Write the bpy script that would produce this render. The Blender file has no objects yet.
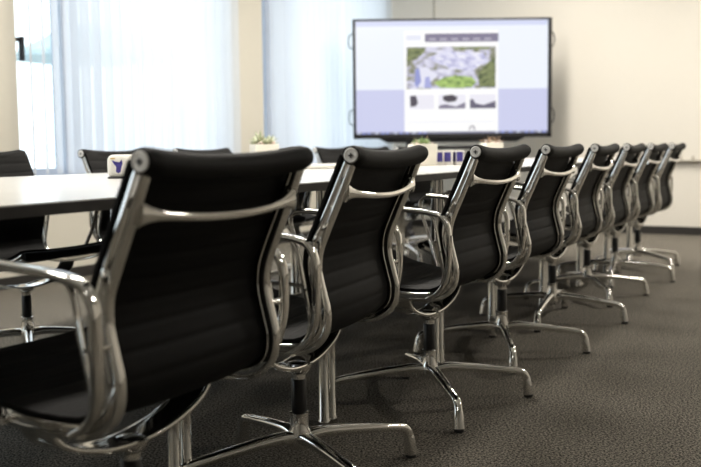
import bpy, bmesh, math, random
from mathutils import Vector, Matrix
random.seed(7)
sc = bpy.context.scene
COL = sc.collection
PI = math.pi
R = math.radians

# ------------------------------------------------------------------ materials
def new_mat(name):
    m = bpy.data.materials.new(name); m.use_nodes = True
    nt = m.node_tree
    return m, nt, nt.nodes['Principled BSDF']
def pbr(name, col, rough=.5, metal=0., bump=0., bscale=200., var=0., spec=.5, coat=0., emit=None, estr=0.):
    m, nt, b = new_mat(name)
    b.inputs['Base Color'].default_value = (*col, 1)
    b.inputs['Roughness'].default_value = rough
    b.inputs['Metallic'].default_value = metal
    b.inputs['Specular IOR Level'].default_value = spec
    b.inputs['Coat Weight'].default_value = coat
    if emit:
        b.inputs['Emission Color'].default_value = (*emit, 1); b.inputs['Emission Strength'].default_value = estr
    if bump or var:
        tc = nt.nodes.new('ShaderNodeTexCoord'); n = nt.nodes.new('ShaderNodeTexNoise')
        n.inputs['Scale'].default_value = bscale; n.inputs['Detail'].default_value = 3
        nt.links.new(tc.outputs['Object'], n.inputs['Vector'])
        if bump:
            bp = nt.nodes.new('ShaderNodeBump'); bp.inputs['Strength'].default_value = bump; bp.inputs['Distance'].default_value = .002
            nt.links.new(n.outputs['Fac'], bp.inputs['Height']); nt.links.new(bp.outputs['Normal'], b.inputs['Normal'])
        if var:
            r = nt.nodes.new('ShaderNodeValToRGB')
            r.color_ramp.elements[0].position = .35; r.color_ramp.elements[1].position = .65
            r.color_ramp.elements[0].color = (*[c * (1 - var) for c in col], 1)
            r.color_ramp.elements[1].color = (*[min(1, c * (1 + var)) for c in col], 1)
            nt.links.new(n.outputs['Fac'], r.inputs['Fac']); nt.links.new(r.outputs['Color'], b.inputs['Base Color'])
    return m
M = {}
M['chrome'] = pbr('polished_aluminium', (.86, .85, .825), .06, 1., var=.06, bscale=6)
M['chrome_table'] = pbr('chromed_tube', (.70, .69, .66), .10, 1.)
M['fabric'] = pbr('black_mesh_fabric', (.0036, .0035, .0033), .65, bump=.2, bscale=900, var=.25, spec=.13)
M['black'] = pbr('black_plastic', (.012, .012, .013), .4)
M['sleeve'] = pbr('black_sleeve', (.008, .008, .009), .3)
M['rubber'] = pbr('rubber_glide', (.01, .01, .01), .7)
M['cap'] = pbr('cap_metal', (.95, .94, .91), .35, .0)
M['cap_dark'] = pbr('screw_recess', (.06, .06, .06), .4)
M['table'] = pbr('white_laminate', (.80, .79, .76), .22, var=.02, bscale=3, spec=.6)
M['table_edge'] = pbr('dark_table_edge', (.022, .019, .016), .45, var=.2, bscale=30)
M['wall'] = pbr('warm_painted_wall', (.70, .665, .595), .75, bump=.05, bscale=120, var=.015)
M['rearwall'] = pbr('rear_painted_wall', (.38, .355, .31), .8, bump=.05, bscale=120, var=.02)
M['pillar'] = pbr('painted_pillar', (.60, .57, .49), .7, var=.02, bscale=2)
M['base'] = pbr('dark_baseboard', (.02, .018, .016), .5, var=.1, bscale=20)
M['ceiling'] = pbr('white_ceiling', (.70, .69, .66), .9, var=.02, bscale=5)
M['frame'] = pbr('grey_window_frame', (.50, .56, .66), .5, var=.03, bscale=9)
M['bezel'] = pbr('screen_bezel', (.014, .014, .016), .35)
M['pot'] = pbr('white_ceramic', (.90, .86, .76), .35, var=.03, bscale=9)
M['soil'] = pbr('pebble_soil', (.35, .24, .12), .9, var=.5, bscale=160)
M['leaf'] = pbr('succulent_leaf', (.30, .42, .20), .5, var=.3, bscale=60)
M['leaf2'] = pbr('succulent_leaf_pale', (.48, .52, .36), .5, var=.25, bscale=60)
M['twig'] = pbr('dry_twig', (.36, .25, .17), .7, var=.3, bscale=60)
M['petal'] = pbr('pale_petal', (.85, .72, .66), .6, var=.1, bscale=60)
M['paper'] = pbr('white_paper', (.84, .82, .76), .6, var=.03, bscale=40)
M['blue'] = pbr('printed_blue', (.045, .035, .23), .45, var=.2, bscale=90)
M['gold'] = pbr('printed_gold', (.6, .42, .12), .45)
M['rail'] = pbr('rail_metal', (.42, .39, .33), .4, .3)
M['seam'] = pbr('wall_joint', (.42, .40, .34), .7)
M['parasol'] = pbr('parasol_cloth', (.45, .56, .58), .8, var=.05, bscale=4)
M['ground'] = pbr('outside_paving', (.5, .52, .52), .9, var=.1, bscale=4)
M['bush'] = pbr('pale_bush', (.22, .36, .30), .9, var=.3, bscale=6)

def carpet():
    m, nt, b = new_mat('speckled_carpet')
    tc = nt.nodes.new('ShaderNodeTexCoord')
    n1 = nt.nodes.new('ShaderNodeTexNoise'); n1.inputs['Scale'].default_value = 150; n1.inputs['Detail'].default_value = 4; n1.inputs['Roughness'].default_value = .75
    n2 = nt.nodes.new('ShaderNodeTexNoise'); n2.inputs['Scale'].default_value = 1.3; n2.inputs['Detail'].default_value = 2
    r = nt.nodes.new('ShaderNodeValToRGB')
    r.color_ramp.elements[0].position = .44; r.color_ramp.elements[0].color = (.010, .0085, .007, 1)
    r.color_ramp.elements[1].position = .58; r.color_ramp.elements[1].color = (.33, .30, .25, 1)
    mx = nt.nodes.new('ShaderNodeMixRGB'); mx.blend_type = 'MULTIPLY'; mx.inputs['Fac'].default_value = .25
    bp = nt.nodes.new('ShaderNodeBump'); bp.inputs['Strength'].default_value = .6; bp.inputs['Distance'].default_value = .004
    for n in (n1, n2): nt.links.new(tc.outputs['Object'], n.inputs['Vector'])
    nt.links.new(n1.outputs['Fac'], r.inputs['Fac']); nt.links.new(r.outputs['Color'], mx.inputs[1]); nt.links.new(n2.outputs['Fac'], mx.inputs[2])
    nt.links.new(mx.outputs['Color'], b.inputs['Base Color'])
    nt.links.new(n1.outputs['Fac'], bp.inputs['Height']); nt.links.new(bp.outputs['Normal'], b.inputs['Normal'])
    b.inputs['Roughness'].default_value = .95; b.inputs['Specular IOR Level'].default_value = .15
    return m
M['carpet'] = carpet()
def blind_mat(name, transp, col):
    m, nt, b = new_mat(name); nt.nodes.remove(b)
    out = nt.nodes['Material Output']
    t = nt.nodes.new('ShaderNodeBsdfTransparent'); t.inputs['Color'].default_value = (.97, .98, 1, 1)
    tr = nt.nodes.new('ShaderNodeBsdfTranslucent'); tr.inputs['Color'].default_value = (*col, 1)
    df = nt.nodes.new('ShaderNodeBsdfDiffuse'); df.inputs['Color'].default_value = (*col, 1)
    a = nt.nodes.new('ShaderNodeMixShader'); a.inputs[0].default_value = .25
    c = nt.nodes.new('ShaderNodeMixShader'); c.inputs[0].default_value = 1 - transp
    tc = nt.nodes.new('ShaderNodeTexCoord'); w = nt.nodes.new('ShaderNodeTexNoise'); w.inputs['Scale'].default_value = 300
    mr = nt.nodes.new('ShaderNodeMapRange'); mr.inputs[3].default_value = 1 - transp - .08; mr.inputs[4].default_value = 1 - transp + .08
    nt.links.new(tc.outputs['Object'], w.inputs['Vector']); nt.links.new(w.outputs['Fac'], mr.inputs[0]); nt.links.new(mr.outputs[0], c.inputs[0])
    nt.links.new(tr.outputs[0], a.inputs[1]); nt.links.new(df.outputs[0], a.inputs[2])
    nt.links.new(t.outputs[0], c.inputs[1]); nt.links.new(a.outputs[0], c.inputs[2])
    nt.links.new(c.outputs[0], out.inputs['Surface'])
    return m
M['blind'] = blind_mat('sheer_blind_cloth', .22, (.88, .90, .93))
def glass_mat():
    m, nt, b = new_mat('window_glass'); nt.nodes.remove(b)
    out = nt.nodes['Material Output']
    t = nt.nodes.new('ShaderNodeBsdfTransparent'); t.inputs['Color'].default_value = (.93, .97, .98, 1)
    g = nt.nodes.new('ShaderNodeBsdfGlossy'); g.inputs['Roughness'].default_value = .02
    c = nt.nodes.new('ShaderNodeMixShader'); c.inputs[0].default_value = .06
    nt.links.new(t.outputs[0], c.inputs[1]); nt.links.new(g.outputs[0], c.inputs[2]); nt.links.new(c.outputs[0], out.inputs['Surface'])
    return m
M['glass'] = glass_mat()
M['handle'] = pbr('grey_handle', (.22, .27, .30), .4)
def emis(name, col, s=1.):
    m, nt, b = new_mat(name)
    b.inputs['Base Color'].default_value = (.01, .01, .01, 1); b.inputs['Roughness'].default_value = .3
    b.inputs['Emission Color'].default_value = (*col, 1); b.inputs['Emission Strength'].default_value = s
    return m
def emis_picture(name, stops, scale, s, dist=.6):
    m, nt, b = new_mat(name)
    b.inputs['Base Color'].default_value = (.01, .01, .01, 1)
    tc = nt.nodes.new('ShaderNodeTexCoord'); n = nt.nodes.new('ShaderNodeTexNoise')
    n.inputs['Scale'].default_value = scale; n.inputs['Detail'].default_value = 3; n.inputs['Distortion'].default_value = dist
    mp = nt.nodes.new('ShaderNodeMapping'); mp.inputs['Scale'].default_value = (1, 1, 1.7); mp.inputs['Rotation'].default_value = (0, .5, 0)
    r = nt.nodes.new('ShaderNodeValToRGB')
    cr = r.color_ramp
    while len(cr.elements) < len(stops): cr.elements.new(.5)
    for e, (p, c) in zip(cr.elements, stops): e.position = p; e.color = (*c, 1)
    nt.links.new(tc.outputs['Object'], mp.inputs[0]); nt.links.new(mp.outputs[0], n.inputs['Vector'])
    nt.links.new(n.outputs['Fac'], r.inputs['Fac']); nt.links.new(r.outputs['Color'], b.inputs['Emission Color'])
    b.inputs['Emission Strength'].default_value = s
    return m

# ------------------------------------------------------------------ mesh helpers
def link(name, bm, mats, parent=None, smooth=True, bevel=0):
    me = bpy.data.meshes.new(name)
    bmesh.ops.recalc_face_normals(bm, faces=bm.faces)
    bm.to_mesh(me); bm.free()
    if not isinstance(mats, (list, tuple)): mats = [mats]
    for m in mats: me.materials.append(m)
    for p in me.polygons: p.use_smooth = smooth
    o = bpy.data.objects.new(name, me); COL.objects.link(o)
    if parent: o.parent = parent
    if bevel:
        b = o.modifiers.new('bevel', 'BEVEL'); b.width = bevel; b.segments = 2; b.limit_method = 'ANGLE'; b.angle_limit = R(35)
    if smooth:
        try: me.set_sharp_from_angle(angle=R(42))
        except Exception: pass
    return o
def box(bm, c, s, rot=0, mi=0):
    mat = Matrix.Translation(c) @ Matrix.Rotation(rot, 4, 'Z') @ Matrix.Diagonal((*s, 1))
    r = bmesh.ops.create_cube(bm, size=1, matrix=mat)
    for f in {f for v in r['verts'] for f in v.link_faces}: f.material_index = mi
def cyl(bm, a, b, r1, r2=None, n=20, mi=0, caps=True):
    a, b = Vector(a), Vector(b); r2 = r1 if r2 is None else r2
    d = b - a; q = d.to_track_quat('Z', 'Y').to_matrix().to_4x4()
    r = bmesh.ops.create_cone(bm, cap_ends=caps, segments=n, radius1=r1, radius2=r2, depth=d.length, matrix=Matrix.Translation((a + b) / 2) @ q)
    for f in {f for v in r['verts'] for f in v.link_faces}: f.material_index = mi
def lathe(bm, prof, n=24, c=(0, 0, 0), axis=None, mi=0):
    rings = []
    q = Matrix.Identity(3) if axis is None else Vector(axis).to_track_quat('Z', 'Y').to_matrix()
    for r, z in prof:
        rings.append([bm.verts.new(Vector(c) + q @ Vector((r * math.cos(2 * PI * k / n), r * math.sin(2 * PI * k / n), z))) for k in range(n)])
    for a, b in zip(rings, rings[1:]):
        for k in range(n):
            f = bm.faces.new((a[k], a[(k + 1) % n], b[(k + 1) % n], b[k])); f.material_index = mi
    for ring in (rings[0], rings[-1]):
        f = bm.faces.new(ring); f.material_index = mi
def spline(pts, n=8, closed=False):
    P = [Vector(p) for p in pts]; out = []
    m = len(P)
    rng = range(m) if closed else range(m - 1)
    for i in rng:
        p0 = P[(i - 1) % m] if closed or i > 0 else P[0] * 2 - P[1]
        p1, p2 = P[i], P[(i + 1) % m]
        p3 = P[(i + 2) % m] if closed or i + 2 < m else P[-1] * 2 - P[-2]
        for k in range(n):
            t = k / n
            out.append(.5 * ((2 * p1) + (-p0 + p2) * t + (2 * p0 - 5 * p1 + 4 * p2 - p3) * t * t + (-p0 + 3 * p1 - 3 * p2 + p3) * t ** 3))
    if not closed: out.append(P[-1].copy())
    return out
def oval(w, h, n=14, e=2.):
    out = []
    for k in range(n):
        c, s = math.cos(2 * PI * k / n), math.sin(2 * PI * k / n)
        out.append((math.copysign(abs(c) ** (2 / e), c) * w / 2, math.copysign(abs(s) ** (2 / e), s) * h / 2))
    return out
def sweep(bm, path, sec, ref=(1, 0, 0), scale=None, closed=False, mi=0):
    """sec: (a along ref, b along tangent x ref)"""
    ref = Vector(ref); rings = []; n = len(path)
    for i, p in enumerate(path):
        if closed: t = path[(i + 1) % n] - path[i - 1]
        else: t = path[min(i + 1, n - 1)] - path[max(i - 1, 0)]
        t.normalize()
        s = (ref - t * ref.dot(t)).normalized(); o = t.cross(s)
        k = scale(i / (n - 1)) if scale else (1, 1)
        if not isinstance(k, tuple): k = (k, k)
        rings.append([bm.verts.new(p + s * a * k[0] + o * b * k[1]) for a, b in sec])
    m = len(sec)
    pr = list(zip(rings, rings[1:])) + ([(rings[-1], rings[0])] if closed else [])
    for a, b in pr:
        for k in range(m):
            f = bm.faces.new((a[k], a[(k + 1) % m], b[(k + 1) % m], b[k])); f.material_index = mi
    if not closed:
        bm.faces.new(rings[0]).material_index = mi; bm.faces.new(rings[-1]).material_index = mi
def empty(name, loc=(0, 0, 0), rz=0, label=None, cat=None, group=None):
    o = bpy.data.objects.new(name, None); COL.objects.link(o)
    o.location = loc; o.rotation_euler = (0, 0, rz); o.empty_display_size = .1
    tag(o, label, cat, group); return o
def tag(o, label=None, cat=None, group=None, kind=None):
    if label: o['label'] = label
    if cat: o['category'] = cat
    if group: o['group'] = group
    if kind: o['kind'] = kind
    return o
def struct(name, bm, m, smooth=False, parent=None):
    o = link(name, bm, m, parent, smooth)
    if parent is None: o['kind'] = 'structure'
    return o

# ------------------------------------------------------------------ room frame
CORNER = Vector((.40, 10.4, 0))
U = Vector((math.cos(R(61)), math.sin(R(61)), 0))          # towards the screen wall
V = Vector((math.cos(R(-29)), math.sin(R(-29)), 0))        # along the screen wall, away from the windows
ROT = R(61)
LEN, WID, HGT = 13.5, 8.5, 2.9
def P(s, t, z=0): return CORNER - U * s + V * t + Vector((0, 0, z))   # s metres from the screen wall, t metres from the window wall
def rbox(bm, s0, s1, t0, t1, z0, z1, mi=0):
    c = P((s0 + s1) / 2, (t0 + t1) / 2, (z0 + z1) / 2)
    box(bm, c, (s1 - s0, t1 - t0, z1 - z0), ROT, mi)
def nb(): return bmesh.new()

bm = nb(); rbox(bm, -.1, LEN + .1, -.1, WID + .1, -.1, 0); struct('floor', bm, M['carpet'])
bm = nb(); rbox(bm, -.1, LEN + .1, -.3, WID + .1, HGT, HGT + .1); struct('ceiling', bm, M['ceiling'])
bm = nb(); rbox(bm, -.15, 0, -.3, WID + .1, 0, HGT); struct('wall_back', bm, M['wall'])
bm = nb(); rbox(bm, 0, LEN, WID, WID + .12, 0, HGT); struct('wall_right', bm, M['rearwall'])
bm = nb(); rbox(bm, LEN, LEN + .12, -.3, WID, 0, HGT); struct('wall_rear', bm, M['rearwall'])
SILL = .66; HEAD = 2.78
# window wall: parapet, lintel and pillars
W1 = (2.80, 5.01); W2 = (.04, 2.33); W3 = (5.45, 7.9); W4 = (8.4, 11.0)
bm = nb(); rbox(bm, 0, LEN, -.25, 0, 0, SILL); rbox(bm, 0, LEN, -.25, 0, HEAD, HGT)
edges = [0, W2[0], W2[1], W1[0], W1[1], W3[0], W3[1], W4[0], W4[1], LEN]
for a, b in zip(edges[::2], edges[1::2]): rbox(bm, a, b, -.25, 0, SILL, HEAD)
struct('wall_left', bm, M['pillar'])
bm = nb(); rbox(bm, 0.0, .016, 0.0, WID, 0, .075); struct('baseboard_back', bm, M['base'])
bm = nb(); rbox(bm, .016, LEN, 0, .014, 0, .07); struct('baseboard_left', bm, M['base'])
bm = nb(); rbox(bm, .016, LEN, WID - .014, WID, 0, .07); struct('baseboard_right', bm, M['base'])
# wall panel joint above the screen
bm = nb(); rbox(bm, 0, .006, .54, .556, .08, HGT); struct('trim_1', bm, M['seam'])

for i, (w, mull) in enumerate(((W1, (2.80, 4.38)), (W2, (1.98,)), (W3, (6.6,)), (W4, (9.7,)))):
    bm = nb()
    a, b = w; fw = .075
    for z0, z1 in ((SILL, SILL + .06), (HEAD - .06, HEAD)): rbox(bm, a, b, -.2, -.14, z0, z1)
    for s in [a, b - fw] + [m for m in mull if a + .1 < m < b - .1]: rbox(bm, s, s + (fw if s in (a, b - fw) else .15), -.2, -.10, SILL, HEAD)
    f = struct('window_%d' % (i + 1), bm, M['frame'])
    bm = nb(); rbox(bm, a + .02, b - .02, -.172, -.166, SILL + .03, HEAD - .03); link('pane', bm, M['glass'], f, False)
    bm = nb(); rbox(bm, a - .02, b + .02, -.14, .03, SILL - .012, SILL + .012); link('window_sill', bm, M['frame'], f, False)
    if i == 0:
        bm = nb(); rbox(bm, 4.88, 4.96, -.14, -.10, 1.52, 1.545); rbox(bm, 4.86, 4.885, -.115, -.085, 1.40, 1.55)
        link('window_handle', bm, M['black'], f, False, .004)

def blind(w, angs, name, label):
    a, b = w
    root = empty(name, P((a + b) / 2, .05, 0), ROT, label, 'blind')
    inv = Matrix.Rotation(-ROT, 4, 'Z') @ Matrix.Translation(-root.location)
    bm = nb(); rbox(bm, a, b, .03, .075, HEAD - .02, HEAD + .03); bm.transform(inv); link('headrail', bm, M['frame'], root, False)
    bm = nb(); n = int((b - a) / .105)
    for k in range(n):
        s = a + .05 + k * .105; an = angs(s) + random.uniform(-11, 11)
        dx =   .068 * math.cos(R(an)); dy = .068 * math.sin(R(an)); bow = .010
        top, bot = HEAD - .02, SILL + .03 + random.uniform(-.004, .004)
        prev = None
        lean = random.uniform(-.006, .006)
        for j in range(5):
            f = j / 4 * 2 - 1
            q = Vector((f * dx + bow * (1 - f * f) * -math.sin(R(an)), f * dy + bow * (1 - f * f) * math.cos(R(an))))
            vt = bm.verts.new(P(s + q.x, .055 + q.y, top)); vb = bm.verts.new(P(s + q.x + lean, .055 + q.y, bot))
            if prev: bm.faces.new((prev[0], vt, vb, prev[1]))
            prev = (vt, vb)
        for f0, f1 in ((-1, -.80), (.80, 1)):        # edge strips added as a second layer, to darken slat edges into lines
            hv = []
            for f, z in ((f0, top), (f1, top), (f1, bot), (f0, bot)):
                qx = f * dx - bow * (1 - f * f) * math.sin(R(an)); qy = f * dy + bow * (1 - f * f) * math.cos(R(an)) + .002
                hv.append(bm.verts.new(P(s + qx + (lean if z == bot else 0), .055 + qy, z)))
            bm.faces.new(hv)
    bm.transform(inv)
    link('slats', bm, M['blind'], root)
    return root
blind(W1, lambda s: 36 if s > 4.62 else (-34 if s > 4.3 else -20), 'vertical_blind', 'sheer white vertical blind on the left window, its leftmost slats turned open')
blind(W2, lambda s: -20 if s < 1.95 else -34, 'vertical_blind', 'sheer white vertical blind between the beige pillar and the screen')

# outside
bm = nb(); rbox(bm, -8, LEN + 10, -30, -.3, -.35, -.25); struct('ground_outside', bm, M['ground'])
pr = empty('parasol', (-5.1, 20, -.25), 0, 'pale teal parasol standing outside the left window', 'parasol')
bm = nb(); lathe(bm, [(.02, 3.65), (.9, 3.42), (1.7, 3.0), (1.72, 2.9), (.9, 3.32), (.02, 3.55)], 8); link('canopy', bm, M['parasol'], pr, False)
bm = nb(); cyl(bm, (0, 0, 0), (0, 0, 3.56), .05); lathe(bm, [(.5, 0), (.5, .08), (.1, .12)], 16); link('pole', bm, M['frame'], pr)

# ------------------------------------------------------------------ chair
HW = .2245
OUT = [(-.257, .812), (-.250, .796), (-.232, .754), (-.210, .704), (-.188, .655), (-.170, .608), (-.167, .566), (-.177, .52), (-.187, .475), (-.182, .43), (-.157, .397), (-.115, .378), (-.055, .373), (.02, .376), (.10, .388), (.17, .403), (.225, .424), (.252, .438)]
def offset_path(pts, d, n=6):
    p = spline([Vector((0, y, z)) for y, z in pts], n); out = []
    for i, q in enumerate(p):
        t = (p[min(i + 1, len(p) - 1)] - p[max(i - 1, 0)]).normalized()
        out.append(q + Vector((0, -t.z, t.y)) * d)      # towards the sitter
    return out
def frame_mesh(sx):
    bm = nb(); path = offset_path(OUT, .014)
    for q in path: q.x = sx * HW
    w, h = .0105, .0155; g = .0022
    # channel section: flanges front and back with a groove on both sides
    half = [(w * .45, -h), (w * .80, -h + .0012), (w, -h + .0042), (w, -h + .0105), (w - g, -h + .0125), (w - g, h - .0125), (w, h - .0105), (w, h - .0042), (w * .80, h - .0012), (w * .45, h)]
    sec = half + [(-a, b) for a, b in reversed(half)]
    sweep(bm, path, sec, (1, 0, 0), lambda t: (1, 1 if t > .2 else .75 + .25 * t / .2))
    return bm
def sling_mesh():
    bm = nb(); inner = offset_path(OUT, .0355, 12)
    inner = inner[2:]
    L = [0]
    for a, b in zip(inner, inner[1:]): L.append(L[-1] + (b - a).length)
    tot = L[-1]; N = 190; NX = 12
    def at(s):
        for i in range(len(L) - 1):
            if L[i + 1] >= s: f = (s - L[i]) / max(1e-9, L[i + 1] - L[i]); return inner[i].lerp(inner[i + 1], f)
        return inner[-1].copy()
    pts = [at(tot * k / N) for k in range(N + 1)]
    F, B = [], []
    hw = HW + .0115
    for k, p in enumerate(pts):
        t = (pts[min(k + 1, N)] - pts[max(k - 1, 0)]).normalized(); nrm = Vector((0, -t.z, t.y))
        s = tot * k / N; ph = (s % .042) / .042; rib = .0015 * (1 - math.exp(-((min(ph, 1 - ph)) / .12) ** 2))
        rf, rb = [], []
        for j in range(NX + 1):
            x = -hw + 2 * hw * j / NX; e = 1 - (x / hw) ** 2
            base = p - nrm * (.010 * e)
            edge = min(1, (1 - abs(x / hw)) * 14 + .45)
            rf.append(bm.verts.new(base + nrm * (.0065 + rib) * edge + Vector((x, 0, 0))))
            rb.append(bm.verts.new(base - nrm * (.0065 + rib) * edge + Vector((x, 0, 0))))
        F.append(rf); B.append(rb)
    for k in range(N):
        for j in range(NX):
            bm.faces.new((F[k][j], F[k][j + 1], F[k + 1][j + 1], F[k + 1][j])); bm.faces.new((B[k][j], B[k + 1][j], B[k + 1][j + 1], B[k][j + 1]))
        for j in (0, NX): bm.faces.new((F[k][j], F[k + 1][j], B[k + 1][j], B[k][j]))
    for k in (0, N):
        for j in range(NX): bm.faces.new((F[k][j], F[k][j + 1], B[k][j + 1], B[k][j]))
    return bm
def roll_mesh(y, z, r, sag, yb, hw):
    bm = nb(); n = 28; path = []; rad = []
    for k in range(n + 1):
        f = k / n * 2 - 1
        path.append(Vector((f * hw, y + yb * (1 - f * f), z - sag * (1 - abs(f) ** 2.2))))
        rad.append(r * (1.04 - .08 * (1 - f * f)))
    e = [.62, .88]
    sweep(bm, path, oval(2, 2, 20), (0, 0, 1), None)
    bm.free(); bm = nb(); rings = []
    for k, (p, q) in enumerate(zip(path, rad)):
        edge = min(k, n - k); q = q * (.80 if edge == 0 else (.97 if edge == 1 else 1))
        rings.append([bm.verts.new(p + Vector((0, q * math.cos(2 * PI * a / 20), q * math.sin(2 * PI * a / 20)))) for a in range(20)])
    for a, b in zip(rings, rings[1:]):
        for i in range(20): bm.faces.new((a[i], a[(i + 1) % 20], b[(i + 1) % 20], b[i]))
    bm.faces.new(rings[0]); bm.faces.new(rings[-1])
    return bm
ARM = [(-.098, .386), (-.138, .412), (-.164, .455), (-.174, .510), (-.175, .565), (-.171, .606), (-.150, .634), (-.10, .647), (0, .656), (.085, .664), (.128, .662), (.146, .640), (.137, .595), (.112, .520), (.085, .450), (.066, .402), (.058, .384)]
def arm_mesh(sx):
    bm = nb(); pts = []
    for y, z in ARM:
        k = max(0, min(1, (z - .38) / .14))
        pts.append(Vector((sx * (HW + .018 + .026 * k), y, z)))
    def sc_(t):
        a = 1.0 if t < .62 else .62
        w = 1.25 if .38 < t < .62 else (1.0 if t <= .38 else .72)
        return (w, a)
    sweep(bm, spline(pts, 7), oval(.022, .0150, 20, 4.0), (1, 0, 0), sc_)
    # forked inner strand of the rear upright
    q = [Vector((sx * (HW + x), y, z)) for x, y, z in ((.043, -.112, .642), (.043, -.130, .620), (.042, -.139, .575), (.040, -.148, .52), (.034, -.154, .465), (.026, -.145, .425))]
    sweep(bm, spline(q, 6), oval(.013, .008, 10, 2.6), (1, 0, 0))
    cyl(bm, (sx * (HW + .004), -.166, .535), (sx * (HW + .044), -.172, .535), .0065, n=12)
    cyl(bm, (sx * (HW - .004), -.108, .386), (sx * (HW + .030), -.108, .386), .008, n=12)
    cyl(bm, (sx * (HW - .004), .060, .392), (sx * (HW + .024), .060, .392), .008, n=12)
    return bm
def crossbar_mesh():
    bm = nb(); n = 24; path = []
    for k in range(n + 1):
        f = k / n * 2 - 1
        path.append(Vector((f * (HW - .004), -.226 - .018 * (1 - f * f), .743 - .016 * (1 - f * f))))
    sweep(bm, path, oval(.016, .013, 12, 2.3), (0, 0, 1), lambda t: (1 + 1.9 * abs(2 * t - 1) ** 9, 1 + .5 * abs(2 * t - 1) ** 8))
    return bm
def spreader_mesh():
    bm = nb()
    half = [(HW - .004, 0, .384), (.212, 0, .362), (.190, 0, .342), (.150, 0, .324), (.09, 0, .308), (.03, 0, .301)]
    path = spline([Vector((-x, y, z)) for x, y, z in half] + [Vector(p) for p in reversed(half)], 6)
    sweep(bm, [p + Vector((0, .012, 0)) for p in path], oval(.074, .008, 14, 3.5), (0, 1, 0))
    sweep(bm, [p + Vector((0, -.025, -.001)) for p in path], oval(.009, .013, 12, 2.2), (0, 1, 0))
    lathe(bm, [(.020, .276), (.030, .284), (.034, .292), (.034, .302), (.02, .306)], 20)
    return bm
def leg_mesh():
    bm = nb()
    pts = [(.012, 0, .112), (.06, 0, .117), (.14, 0, .111), (.24, 0, .099), (.300, 0, .090), (.322, 0, .082), (.333, 0, .066), (.3375, 0, .045), (.342, 0, .011)]
    def s(t):
        if t < .5: return (1.4 - 1.0 * t, 1.3 - .8 * t)
        if t < .76: return (.94, .96)
        return (.94 + (t - .76) * 2.0, .96 + (t - .76) * 1.7)
    sweep(bm, spline([Vector(p) for p in pts], 6), oval(.029, .026, 14, 2.3), (0, 1, 0), s)
    return bm

def make_chair():
    root = empty('office_chair')
    for s in (-1, 1): link('side_frame', frame_mesh(s), M['chrome'], root)
    link('sling_seat', sling_mesh(), M['fabric'], root)
    h = link('headrest', roll_mesh(-.247, .822, .0235, .013, .008, HW + .014), M['fabric'], root)
    for s in (-1, 1):
        bm = nb(); x = s * (HW + .0105)
        lathe(bm, [(.0165, 0), (.0165, .004), (.0145, .0062), (.0125, .0062), (.0115, .005), (.0001, .005)], 24, (x, -.247, .822), (s, 0, 0))
        c = link('end_cap', bm, M['cap'], h)
        bm = nb(); xx = s * (HW + .017)
        box(bm, (xx, -.247, .822), (.0022, .011, .0028)); box(bm, (xx, -.247, .822), (.0024, .0028, .011)); link('screw', bm, M['cap_dark'], h, False)
    link('front_roll', roll_mesh(.250, .452, .017, .006, 0, HW + .010), M['fabric'], root)
    link('crossbar', crossbar_mesh(), M['chrome'], root)
    for s in (-1, 1): link('armrest', arm_mesh(s), M['chrome'], root)
    link('seat_spreader', spreader_mesh(), M['chrome'], root)
    bm = nb(); lathe(bm, [(.0175, .175), (.0175, .286)], 22); link('gas_column', bm, M['chrome'], root)
    bm = nb(); lathe(bm, [(.0195, .178), (.0195, .262), (.018, .264)], 22); link('column_sleeve', bm, M['sleeve'], root)
    bm = nb(); lathe(bm, [(.020, .084), (.030, .090), (.0315, .104), (.028, .128), (.0235, .140), (.0225, .170), (.0245, .172), (.0245, .177), (.019, .179)], 24); link('base_hub', bm, M['chrome'], root)
    for k in range(4):
        l = link('leg', leg_mesh(), M['chrome'], root)
        bm = nb(); lathe(bm, [(.013, 0), (.015, .002), (.015, .008), (.012, .014)], 16, (.341, 0, 0)); link('foot_glide', bm, M['rubber'], l)
    return root
def turn_base(root, ang):
    k = 0
    for c in root.children:
        if c.name.startswith('leg'): c.rotation_euler = (0, 0, ang + k * PI / 2); k += 1
def copy_tree(o, parent=None):
    c = o.copy(); COL.objects.link(c)
    if parent: c.parent = parent
    for ch in o.children: copy_tree(ch, c)
    return c
# measured standing places: x, y, turn of the seat, turn of the star base
near = [(-.416, 1.780, 61.7, 5, 'black ribbed office chair with chrome frame, nearest the camera and cut by the left edge'),
        (-.134, 2.401, 67.5, 31.4, 'black ribbed office chair in the right row, second from the camera'),
        (.254, 3.141, 62.6, 10, 'black ribbed office chair in the right row, third from the camera'),
        (.606, 3.879, 62.3, -1.8, 'black ribbed office chair in the right row, fourth from the camera'),
        (.968, 4.645, 63.7, -22.7, 'black ribbed office chair in the right row, fifth from the camera'),
        (1.298, 5.315, 64.0, 6.2, 'black ribbed office chair in the right row, third from its far end'),
        (1.632, 5.979, 62.7, -18.9, 'black ribbed office chair in the right row, last but one before the pale wall'),
        (1.934, 6.529, 62.9, 22.6, 'black ribbed office chair at the far end of the right row by the pale wall')]
proto = make_chair()
kids = {}
def setup(o, x, y, a, b, label, group):
    o.location = (x, y, 0); o.rotation_euler = (0, 0, R(a)); tag(o, label, 'chair', group)
    ang = R(b - a); k = 0
    for c in o.children:
        if c.name.split('.')[0] == 'leg': c.rotation_euler = (0, 0, ang + k * PI / 2); k += 1
for i, (x, y, a, b, lab) in enumerate(near):
    o = proto if i == 0 else copy_tree(proto)
    setup(o, x, y, a, b, lab, 'office chairs along the right side of the table')
D = Vector((math.cos(R(62.4)), math.sin(R(62.4)), 0)); N = Vector((-D.y, D.x, 0))
T0 = Vector((-.637, 1.77, 0))
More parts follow.
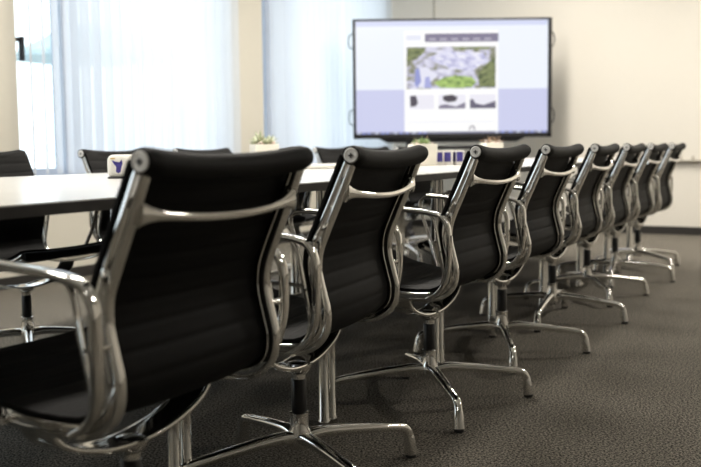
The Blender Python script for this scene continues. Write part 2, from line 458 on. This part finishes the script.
far = [(0, -119, 20, 'black office chair across the table, cut by the left edge of the photo'),
       (.84, -116, 50, 'black office chair across the table, behind the white box with the blue emblem'),
       (1.54, -118, 10, 'black office chair across the table, just left of the cream pot with the spiky succulent'),
       (2.28, -117, 33, 'black office chair across the table, hidden mostly behind the nearest headrest'),
       (3.02, -118, 60, 'black office chair across the table, behind the rolled white sheet'),
       (3.66, -116, 15, 'black office chair across the table, below the left edge of the screen'),
       (4.3, -118, 40, 'black office chair across the table, farthest of its row, behind the white pot')]
F0 = Vector((-1.30, 3.86, 0))
for s, a, b, lab in far:
    q = F0 + D * s
    setup(copy_tree(proto), q.x, q.y, a, b, lab, 'office chairs along the window side of the table')

# ------------------------------------------------------------------ table
TROT = R(62.4); TW = 1.50
def Q(s, n, z=0): return T0 + D * s + N * n + Vector((0, 0, z))
s0, s1 = -1.75, 5.95
tb = empty('conference_table', Q((s0 + s1) / 2, TW / 2), TROT, 'long white conference table with dark edge and chromed tube legs', 'table')
inv = Matrix.Rotation(-TROT, 4, 'Z') @ Matrix.Translation(-tb.location)
def tpart(name, bm, m, smooth=False, bevel=0): bm.transform(inv); return link(name, bm, m, tb, smooth, bevel)
bm = nb(); box(bm, Q((s0 + s1) / 2, TW / 2, .7385), (s1 - s0 - .004, TW - .004, .003), TROT); tpart('tabletop', bm, M['table'])
bm = nb(); box(bm, Q((s0 + s1) / 2, TW / 2, .726), (s1 - s0, TW, .022), TROT); tpart('table_edge', bm, M['table_edge'])
bm = nb()
for n in (.45, TW - .45): box(bm, Q((s0 + s1) / 2, n, .7025), (s1 - s0 - .3, .03, .025), TROT)
tpart('under_rail', bm, M['table_edge'])
leg_spots = [(-1.3, .06), (-.4, .06), (.535, .024), (1.265, .028), (2.14, .028), (2.87, .06), (3.66, .06), (4.41, .06), (5.09, .06), (5.8, .06)]
leg_spots += [(a, TW - .06) for a in (-1.3, -.4, .5, 1.2, 1.97, 2.73, 3.45, 4.2, 4.89, 5.52)]
for s, n in leg_spots:
    if 1:
        for e in (-.022, .022):
            bm = nb(); a = Q(s + e, n)
            lathe(bm, [(.016, .0), (.019, .004), (.019, .018), (.0155, .022), (.0155, .47), (.0175, .473), (.0175, .487), (.0155, .49), (.0155, .700), (.0155, .712)], 20, a)
            tpart('table_leg', bm, M['chrome_table'], True)

# ------------------------------------------------------------------ things on the table
TZ = .740
bx = empty('tissue_box', (-.770, 3.40, TZ), R(4), 'small rounded white box with a blue emblem standing on the table near the left', 'box')
bm = nb(); box(bm, (0, 0, .043), (.135, .10, .078)); o = link('box_body', bm, M['paper'], bx, True)
b = o.modifiers.new('bevel', 'BEVEL'); b.width = .020; b.segments = 5
bm = nb(); box(bm, (0, 0, .0035), (.132, .098, .007)); o = link('box_base', bm, M['black'], bx, True, .003)
bm = nb()
shape = [(-.020, .020), (-.012, .006), (-.004, -.004), (-.006, -.020), (.002, -.026), (.010, -.020), (.012, -.008), (.017, .008), (.014, .022), (.007, .012), (-.006, .014)]
vs = [bm.verts.new((x - .030, -.0505, .044 + z)) for x, z in shape]; bm.faces.new(vs)
e = bmesh.ops.extrude_face_region(bm, geom=bm.faces[:]); bmesh.ops.translate(bm, verts=[v for v in e['geom'] if isinstance(v, bmesh.types.BMVert)], vec=(0, -.0006, 0))
link('emblem', bm, M['blue'], bx, False)
bm = nb(); box(bm, (-.046, -.0508, .069), (.016, .0008, .004)); link('emblem_accent', bm, M['gold'], bx, False)

bm = nb(); path = [Vector((-.17, 0, 0)), Vector((.17, 0, 0))]
for k in range(3): pass
sp = [((.0115 - .0007 * a) * math.cos(a), (.0115 - .0007 * a) * math.sin(a)) for a in [i * .35 for i in range(40)]]
sec = sp + [((r_ - .0005) / max(r_, 1e-6) * x, (r_ - .0005) / max(r_, 1e-6) * y) for x, y in reversed(sp) for r_ in [math.hypot(x, y)]]
cyl(bm, (-.17, 0, .0115), (.17, 0, .0115), .0115, n=20)
o = link('rolled_sheet', bm, M['paper']); o.location = (-.10, 4.50, TZ); o.rotation_euler = (0, 0, R(-4))
tag(o, 'thin white rolled sheet lying on the table between the two nearest right-row chairs', 'paper')

def leaf(bm, base, d, l, w, mi=0):
    d = Vector(d).normalized(); up = Vector((0, 0, 1)); side = d.cross(up)
    side = side.normalized() if side.length > .01 else Vector((1, 0, 0)); nn = side.cross(d).normalized()
    pts = [(0, .45), (.35, 1), (.7, .7), (1, .04)]
    rings = []
    for t, k in pts:
        c = Vector(base) + d * l * t + nn * (-.10 * l * t * t)
        rings.append([bm.verts.new(c + side * w * k * math.cos(a) + nn * w * .45 * k * math.sin(a)) for a in (0, PI / 3, 2 * PI / 3, PI, 4 * PI / 3, 5 * PI / 3)])
    for a, b in zip(rings, rings[1:]):
        for i in range(6): bm.faces.new((a[i], a[(i + 1) % 6], b[(i + 1) % 6], b[i])).material_index = mi
    bm.faces.new(rings[0]); bm.faces.new(rings[-1])
def pot_plant(x, y, rz, w, h, label, leaves, mat, twigs=0, petals=0):
    root = empty('potted_succulent', (x, y, TZ), rz, label, 'plant')
    bm = nb()
    t = .006; hw = w / 2
    # hollow square pot
    prof = [(hw * .94, 0), (hw, h), (hw - t, h), (hw * .94 - t, .012)]
    rings = [[bm.verts.new((sx * r, sy * r, z)) for sx, sy in ((-1, -1), (1, -1), (1, 1), (-1, 1))] for r, z in prof]
    for a, b in zip(rings, rings[1:]):
        for i in range(4): bm.faces.new((a[i], a[(i + 1) % 4], b[(i + 1) % 4], b[i]))
    bm.faces.new(rings[0]); bm.faces.new(rings[-1])
    link('pot', bm, M['pot'], root, False, .003)
    bm = nb(); n = 8; g = [[bm.verts.new(((i / n * 2 - 1) * (hw - t - .001), (j / n * 2 - 1) * (hw - t - .001), h - .008 + random.uniform(0, .01))) for j in range(n + 1)] for i in range(n + 1)]
    for i in range(n):
        for j in range(n): bm.faces.new((g[i][j], g[i + 1][j], g[i + 1][j + 1], g[i][j + 1]))
    link('soil', bm, M['soil'], root)
    bm = nb()
    for cx, cy, sz, cnt in leaves:
        for k in range(cnt):
            a = k * 2.4; el = .35 + 1.1 * k / cnt
            leaf(bm, (cx, cy, h - .004), (math.cos(a) * math.cos(el), math.sin(a) * math.cos(el), math.sin(el)), sz * random.uniform(.8, 1.1), sz * .13)
    link('leaves', bm, mat, root)
    if twigs:
        bm = nb()
        for k in range(twigs):
            a = random.uniform(0, 6.28); b_ = Vector((random.uniform(-.6, .6) * hw, random.uniform(-.6, .6) * hw, h - .005))
            e_ = b_ + Vector((math.cos(a) * .05, math.sin(a) * .03, random.uniform(.015, .055)))
            cyl(bm, b_, e_, .0022, .001, 6); cyl(bm, b_.lerp(e_, .6), b_.lerp(e_, .6) + Vector((random.uniform(-.02, .02), 0, .02)), .0015, .0008, 5)
        link('twigs', bm, M['twig'], root)
    if petals:
        bm = nb()
        for k in range(petals):
            c = (random.uniform(-.85, .85) * hw, random.uniform(-.85, .85) * hw, h + random.uniform(.0, .014))
            bmesh.ops.create_icosphere(bm, subdivisions=1, radius=random.uniform(.006, .010), matrix=Matrix.Translation(c) @ Matrix.Diagonal((1, 1, .6, 1)))
        link('pebbles', bm, M['petal'], root)
    return root
pot_plant(-.438, 5.02, R(20), .125, .118, 'cream pot with a spiky pale green succulent, near the beige pillar', [(-.022, 0, .075, 16), (.03, .01, .06, 14), (-.045, .02, .045, 10), (.0, -.03, .045, 12)], M['leaf2'], 4, 10)
pot_plant(.375, 5.02, R(12), .125, .110, 'white pot with a low green succulent, in front of the bottom edge of the screen', [(-.005, 0, .045, 16), (.02, .01, .042, 14), (-.03, .02, .035, 12), (.012, -.03, .035, 12)], M['leaf'], 3, 12)
pot_plant(.865, 5.95, R(15), .11, .115, 'white pot with dry twigs and pale pebbles, behind the third chair of the right row', [(.0, 0, .03, 8)], M['leaf2'], 14, 14)
cart = [(.468, 5.12, 8, 'small white carton with a dark blue panel beside the white pot'),
        (.521, 5.13, -14, 'small white carton with a dark blue panel, middle one of three on the table'),
        (.575, 5.14, 12, 'small white carton with a dark blue panel nearest the third chair headrest')]
for x, y, rz, lab in cart:
    c = empty('small_carton', (x, y, TZ), R(rz), lab, 'carton', 'small cartons on the table')
    bm = nb(); box(bm, (0, 0, .038), (.046, .046, .076)); bm.verts.ensure_lookup_table()
    link('carton_body', bm, M['paper'], c, False, .002)
    bm = nb(); box(bm, (-.003, -.0237, .042), (.035, .001, .05)); box(bm, (.0237, -.004, .042), (.001, .03, .05)); box(bm, (-.0237, 0, .042), (.001, .034, .05)); link('blue_panel', bm, M['blue'], c, False)

# ------------------------------------------------------------------ screen on its stand
SY = 8.95; TC = Vector((.95, SY, 0))
tv = empty('display_screen', TC, R(0), 'large black-framed presentation display on a black stand showing a web page', 'screen')
X0, X1, Z0, Z1 = .038 - .95, 1.838 - .95, .911, 1.989
bm = nb()
bz = .026
box(bm, (0, .045, (Z0 + Z1) / 2), (X1 - X0, .07, Z1 - Z0))
for a, b_, c, d in ((X0, X1, Z1 - bz * .7, Z1), (X0, X1, Z0, Z0 + .042), (X0, X0 + bz, Z0, Z1), (X1 - bz, X1, Z0, Z1)):
    box(bm, ((a + b_) / 2, .004, (c + d) / 2), (b_ - a, .022, d - c))
link('bezel', bm, M['bezel'], tv, False, .003)
# page elements, laid on the panel; px positions of the page turned into metres on the screen plane
W_, H_ = X1 - X0, Z1 - Z0
def sx_(f): return X0 + f * W_
def sz_(f): return Z1 - f * H_
PZ = [0]
scr = None
def plate(name, f0, g0, f1, g1, m, lay, parent):
    bm = nb(); a, b_, c, d = sx_(f0), sx_(f1), sz_(g1), sz_(g0); y = .0085 - lay * .0012
    box(bm, ((a + b_) / 2, y, (c + d) / 2), (b_ - a, .001, d - c)); return link(name, bm, m, parent, False)
ES = .98
scr = plate('screen_panel', .014, .014, .986, .962, emis('page_pale', (.88, .92, 1.0), ES), 0, tv)
plate('page_margin', .014, .59, .26, .955, emis('page_lavender', (.62, .64, .87), ES), 1, scr)
plate('page_margin', .735, .59, .986, .955, emis('page_lavender2', (.62, .64, .87), ES), 1, scr)
plate('page_column', .26, .10, .735, .955, emis('page_white', (1.0, 1.0, 1.0), ES), 2, scr)
plate('address_bar', .014, .016, .986, .06, emis('browser_bar', (.68, .72, .92), ES), 1, scr)
plate('menu_bar', .365, .125, .735, .195, emis('menu_grey', (.22, .20, .30), ES), 3, scr)
for k in range(6): plate('menu_word', .385 + k * .056, .165, .385 + k * .056 + .034, .178, emis('menu_word_c', (.55, .52, .62), ES), 4, scr)
plate('menu_logo', .27, .135, .345, .18, emis('logo_c', (.80, .82, .92), ES), 3, scr)
# aerial photograph on the page
hero = plate('aerial_photo', .272, .235, .722, .585, emis_picture('aerial', [(.30, (.10, .12, .06)), (.42, (.30, .30, .22)), (.50, (.48, .47, .62)), (.60, (.70, .70, .85)), (.72, (.82, .82, .92))], 9, ES), 3, scr)
def poly_plate(name, pts, m, lay, parent):
    bm = nb(); y = .008 - lay * .0012
    vs = [bm.verts.new((sx_(f), y, sz_(g))) for f, g in pts]; bm.faces.new(vs)
    e = bmesh.ops.extrude_face_region(bm, geom=bm.faces[:]); bmesh.ops.translate(bm, verts=[v for v in e['geom'] if isinstance(v, bmesh.types.BMVert)], vec=(0, -.0006, 0))
    return link(name, bm, m, parent, False)
LAWN = emis_picture('lawn', [(.35, (.12, .22, .05)), (.6, (.42, .60, .16))], 14, ES)
ROOF = emis_picture('roofs', [(.35, (.42, .42, .66)), (.5, (.66, .66, .86)), (.65, (.85, .85, .95))], 16, ES)
TREE = emis_picture('trees', [(.35, (.05, .08, .02)), (.65, (.26, .30, .12))], 18, ES)
poly_plate('picture_lawn', [(.41, .535), (.46, .49), (.53, .475), (.60, .49), (.625, .53), (.60, .575), (.50, .58), (.44, .575)], LAWN, 4, scr)
poly_plate('picture_roof', [(.38, .32), (.47, .27), (.66, .285), (.68, .36), (.60, .44), (.50, .42), (.42, .37)], ROOF, 4, scr)
poly_plate('picture_trees', [(.66, .40), (.72, .32), (.72, .575), (.64, .575), (.63, .48)], TREE, 4, scr)
poly_plate('picture_trees', [(.274, .24), (.37, .24), (.35, .30), (.30, .34), (.274, .36)], TREE, 4, scr)
poly_plate('picture_trees', [(.50, .238), (.70, .238), (.68, .262), (.52, .258)], TREE, 4, scr)
poly_plate('picture_path', [(.31, .42), (.37, .40), (.43, .47), (.40, .52), (.36, .58), (.31, .57), (.33, .50)], emis('path_c', (.80, .80, .93), ES), 4, scr)
poly_plate('picture_tower', [(.315, .42), (.335, .41), (.345, .52), (.325, .575), (.312, .55)], emis('tower_c', (.30, .33, .66), ES), 5, scr)
poly_plate('picture_tower', [(.365, .49), (.385, .48), (.40, .575), (.36, .58)], emis('tower_c2', (.40, .42, .74), ES), 5, scr)
for k, (a, b_) in enumerate(((.285, .41), (.432, .570), (.590, .722))):
    plate('thumbnail', a, .635, b_, .755, emis('thumb_bg%d' % k, (.86, .85, .93), ES), 3, scr)
poly_plate('thumbnail_detail', [(.288, .645), (.318, .64), (.328, .70), (.318, .73), (.29, .735)], emis('td1', (.08, .07, .10), ES), 4, scr)
poly_plate('thumbnail_detail', [(.455, .645), (.50, .635), (.53, .655), (.52, .69), (.48, .70), (.455, .68)], emis('td2', (.07, .06, .08), ES), 4, scr)
poly_plate('thumbnail_detail', [(.434, .725), (.47, .715), (.52, .735), (.568, .70), (.568, .753), (.434, .753)], emis('td3', (.24, .22, .30), ES), 4, scr)
poly_plate('thumbnail_detail', [(.592, .68), (.605, .67), (.62, .71), (.66, .725), (.722, .69), (.722, .753), (.592, .753)], emis('td4', (.14, .13, .19), ES), 4, scr)
plate('page_line', .28, .862, .715, .866, emis('line_c', (.70, .72, .85), ES), 3, scr)
bm = nb()
arc = [Vector((sx_(.603) + .024 * math.cos(a), .001, sz_(.935) + .040 * math.sin(a))) for a in [i * PI / 8 for i in range(9)]]
sweep(bm, arc, oval(.004, .012, 6), (0, 1, 0)); box(bm, (sx_(.603) + .008, .003, sz_(.925)), (.012, .003, .006)); link('page_icon', bm, emis('icon_c', (.20, .18, .24), ES), scr, False)
plate('task_bar', .014, .945, .986, .968, emis('taskbar_c', (.22, .23, .34), ES), 5, scr)
for k, f in enumerate((.02, .045, .07, .11, .14, .165, .205, .235, .265, .30, .33, .355, .72, .75, .79, .83, .87, .90, .935, .96)):
    plate('task_icon', f, .948, f + .016, .965, emis('ti%d' % k, (.30, .36, .78) if k % 3 else (.65, .70, .88), ES), 6, scr)
for sx in (-1, 1):
    for zc, rr in ((1.795, .060), (1.107, .065)):
        bm = nb(); x = X0 if sx < 0 else X1
        path = [Vector((x + sx * .038 * math.sin(a) ** .7 if 0 < a < PI else x, .03, zc + rr * math.cos(a) * 1.1)) for a in [i * PI / 12 for i in range(13)]]
        sweep(bm, path, oval(.014, .012, 8), (0, 1, 0)); link('handle', bm, M['handle'] if sx < 0 else M['bezel'], tv)
bm = nb()
vs = [(-.68, .911), (.66, .911), (.58, .872), (-.60, .872)]
for y in (.02, .09): pass
a = [bm.verts.new((x, .015, z)) for x, z in vs]; b_ = [bm.verts.new((x, .09, z)) for x, z in vs]
bm.faces.new(a); bm.faces.new(b_)
for i in range(4): bm.faces.new((a[i], a[(i + 1) % 4], b_[(i + 1) % 4], b_[i]))
link('speaker_bar', bm, M['bezel'], tv, False, .003)
for x in (-.40, .40):
    bm = nb(); box(bm, (x, .12, .62), (.05, .05, 1.16)); link('stand_post', bm, M['bezel'], tv, False, .004)
    bm = nb(); box(bm, (x, .10, .045), (.05, .62, .04)); link('stand_foot', bm, M['bezel'], tv, False, .006)
    for y in (-.17, .37):
        bm = nb(); cyl(bm, (x - .012, y, .0275), (x + .012, y, .0275), .0275); link('caster', bm, M['rubber'], tv)
bm = nb(); box(bm, (0, .12, .26), (.80, .04, .05)); box(bm, (0, .115, 1.1), (.9, .03, .10)); link('stand_crossbar', bm, M['bezel'], tv, False, .004)
bm = nb(); box(bm, (.03, .06, .825), (.68, .16, .03)); link('stand_shelf', bm, M['bezel'], tv, False, .004)

# ledge with pegs on the screen wall
rl = empty('wall_ledge', P(0, 3.55, .68), ROT, 'thin grey metal ledge with small pegs on the pale wall at the right', 'ledge')
inv2 = Matrix.Rotation(-ROT, 4, 'Z') @ Matrix.Translation(-rl.location)
bm = nb(); rbox(bm, 0, .05, 2.45, 5.2, .675, .687); bm.transform(inv2); link('ledge_rail', bm, M['rail'], rl, False, .002)
for t in (3.02, 3.12, 3.5, 4.1):
    bm = nb(); cyl(bm, P(.03, t, .687), P(.03, t, .727), .010, .007, 12); bm.transform(inv2); link('peg', bm, M['rail'], rl)

# ------------------------------------------------------------------ light
w = bpy.data.worlds.new('sky'); sc.world = w; w.use_nodes = True
bg = w.node_tree.nodes['Background']; bg.inputs[0].default_value = (.91, .95, 1.0, 1); bg.inputs[1].default_value = 2.45
def area(name, loc, sx, sy, power, col, rot, portal=False):
    l = bpy.data.lights.new(name, 'AREA'); l.shape = 'RECTANGLE'; l.size = sx; l.size_y = sy; l.energy = power; l.color = col
    if portal: l.cycles.is_portal = True
    o = bpy.data.objects.new(name, l); COL.objects.link(o); o.location = loc; o.rotation_euler = rot; return o
for a, b_ in (W1, W2, W3, W4):
    area('window_daylight', P((a + b_) / 2, -.24, (SILL + HEAD) / 2), b_ - a, HEAD - SILL, 1, (1, 1, 1), (R(90), 0, ROT + PI), True)
for s, t, p_ in ((1.7, 2.0, 62), (3.6, 2.0, 58), (5.5, 2.0, 55), (7.4, 2.0, 32), (9.3, 2.0, 30), (1.5, 4.8, 112), (4.6, 6.9, 60), (11.0, 5.0, 24)):
    area('ceiling_fill', P(s, t, HGT - .02), 1.2, .3, p_, (1, .94, .85), (0, 0, ROT))  # unseen fill lights, added to brighten the wall, floor and chair caps

# ------------------------------------------------------------------ camera
cd = bpy.data.cameras.new('camera'); cam = bpy.data.objects.new('camera', cd); COL.objects.link(cam)
cd.lens = 50.0; cd.sensor_width = 36.0; cd.clip_end = 200
cam.matrix_world = Matrix.Translation((0, 0, .8403)) @ Matrix.Rotation(PI / 2 - .0888, 4, 'X') @ Matrix.Rotation(-.011, 4, 'Z')
cd.dof.use_dof = True; cd.dof.focus_distance = 2.75; cd.dof.aperture_fstop = 3.5
sc.camera = cam
sc.view_settings.view_transform = 'Standard'; sc.view_settings.look = 'None'; sc.view_settings.exposure = 0.0
sc.cycles.max_bounces = 8; sc.cycles.transparent_max_bounces = 16; sc.cycles.caustics_reflective = False; sc.cycles.caustics_refractive = False
sc.cycles.sample_clamp_indirect = 4.0
try: sc.cycles.use_denoising = True
except Exception: pass
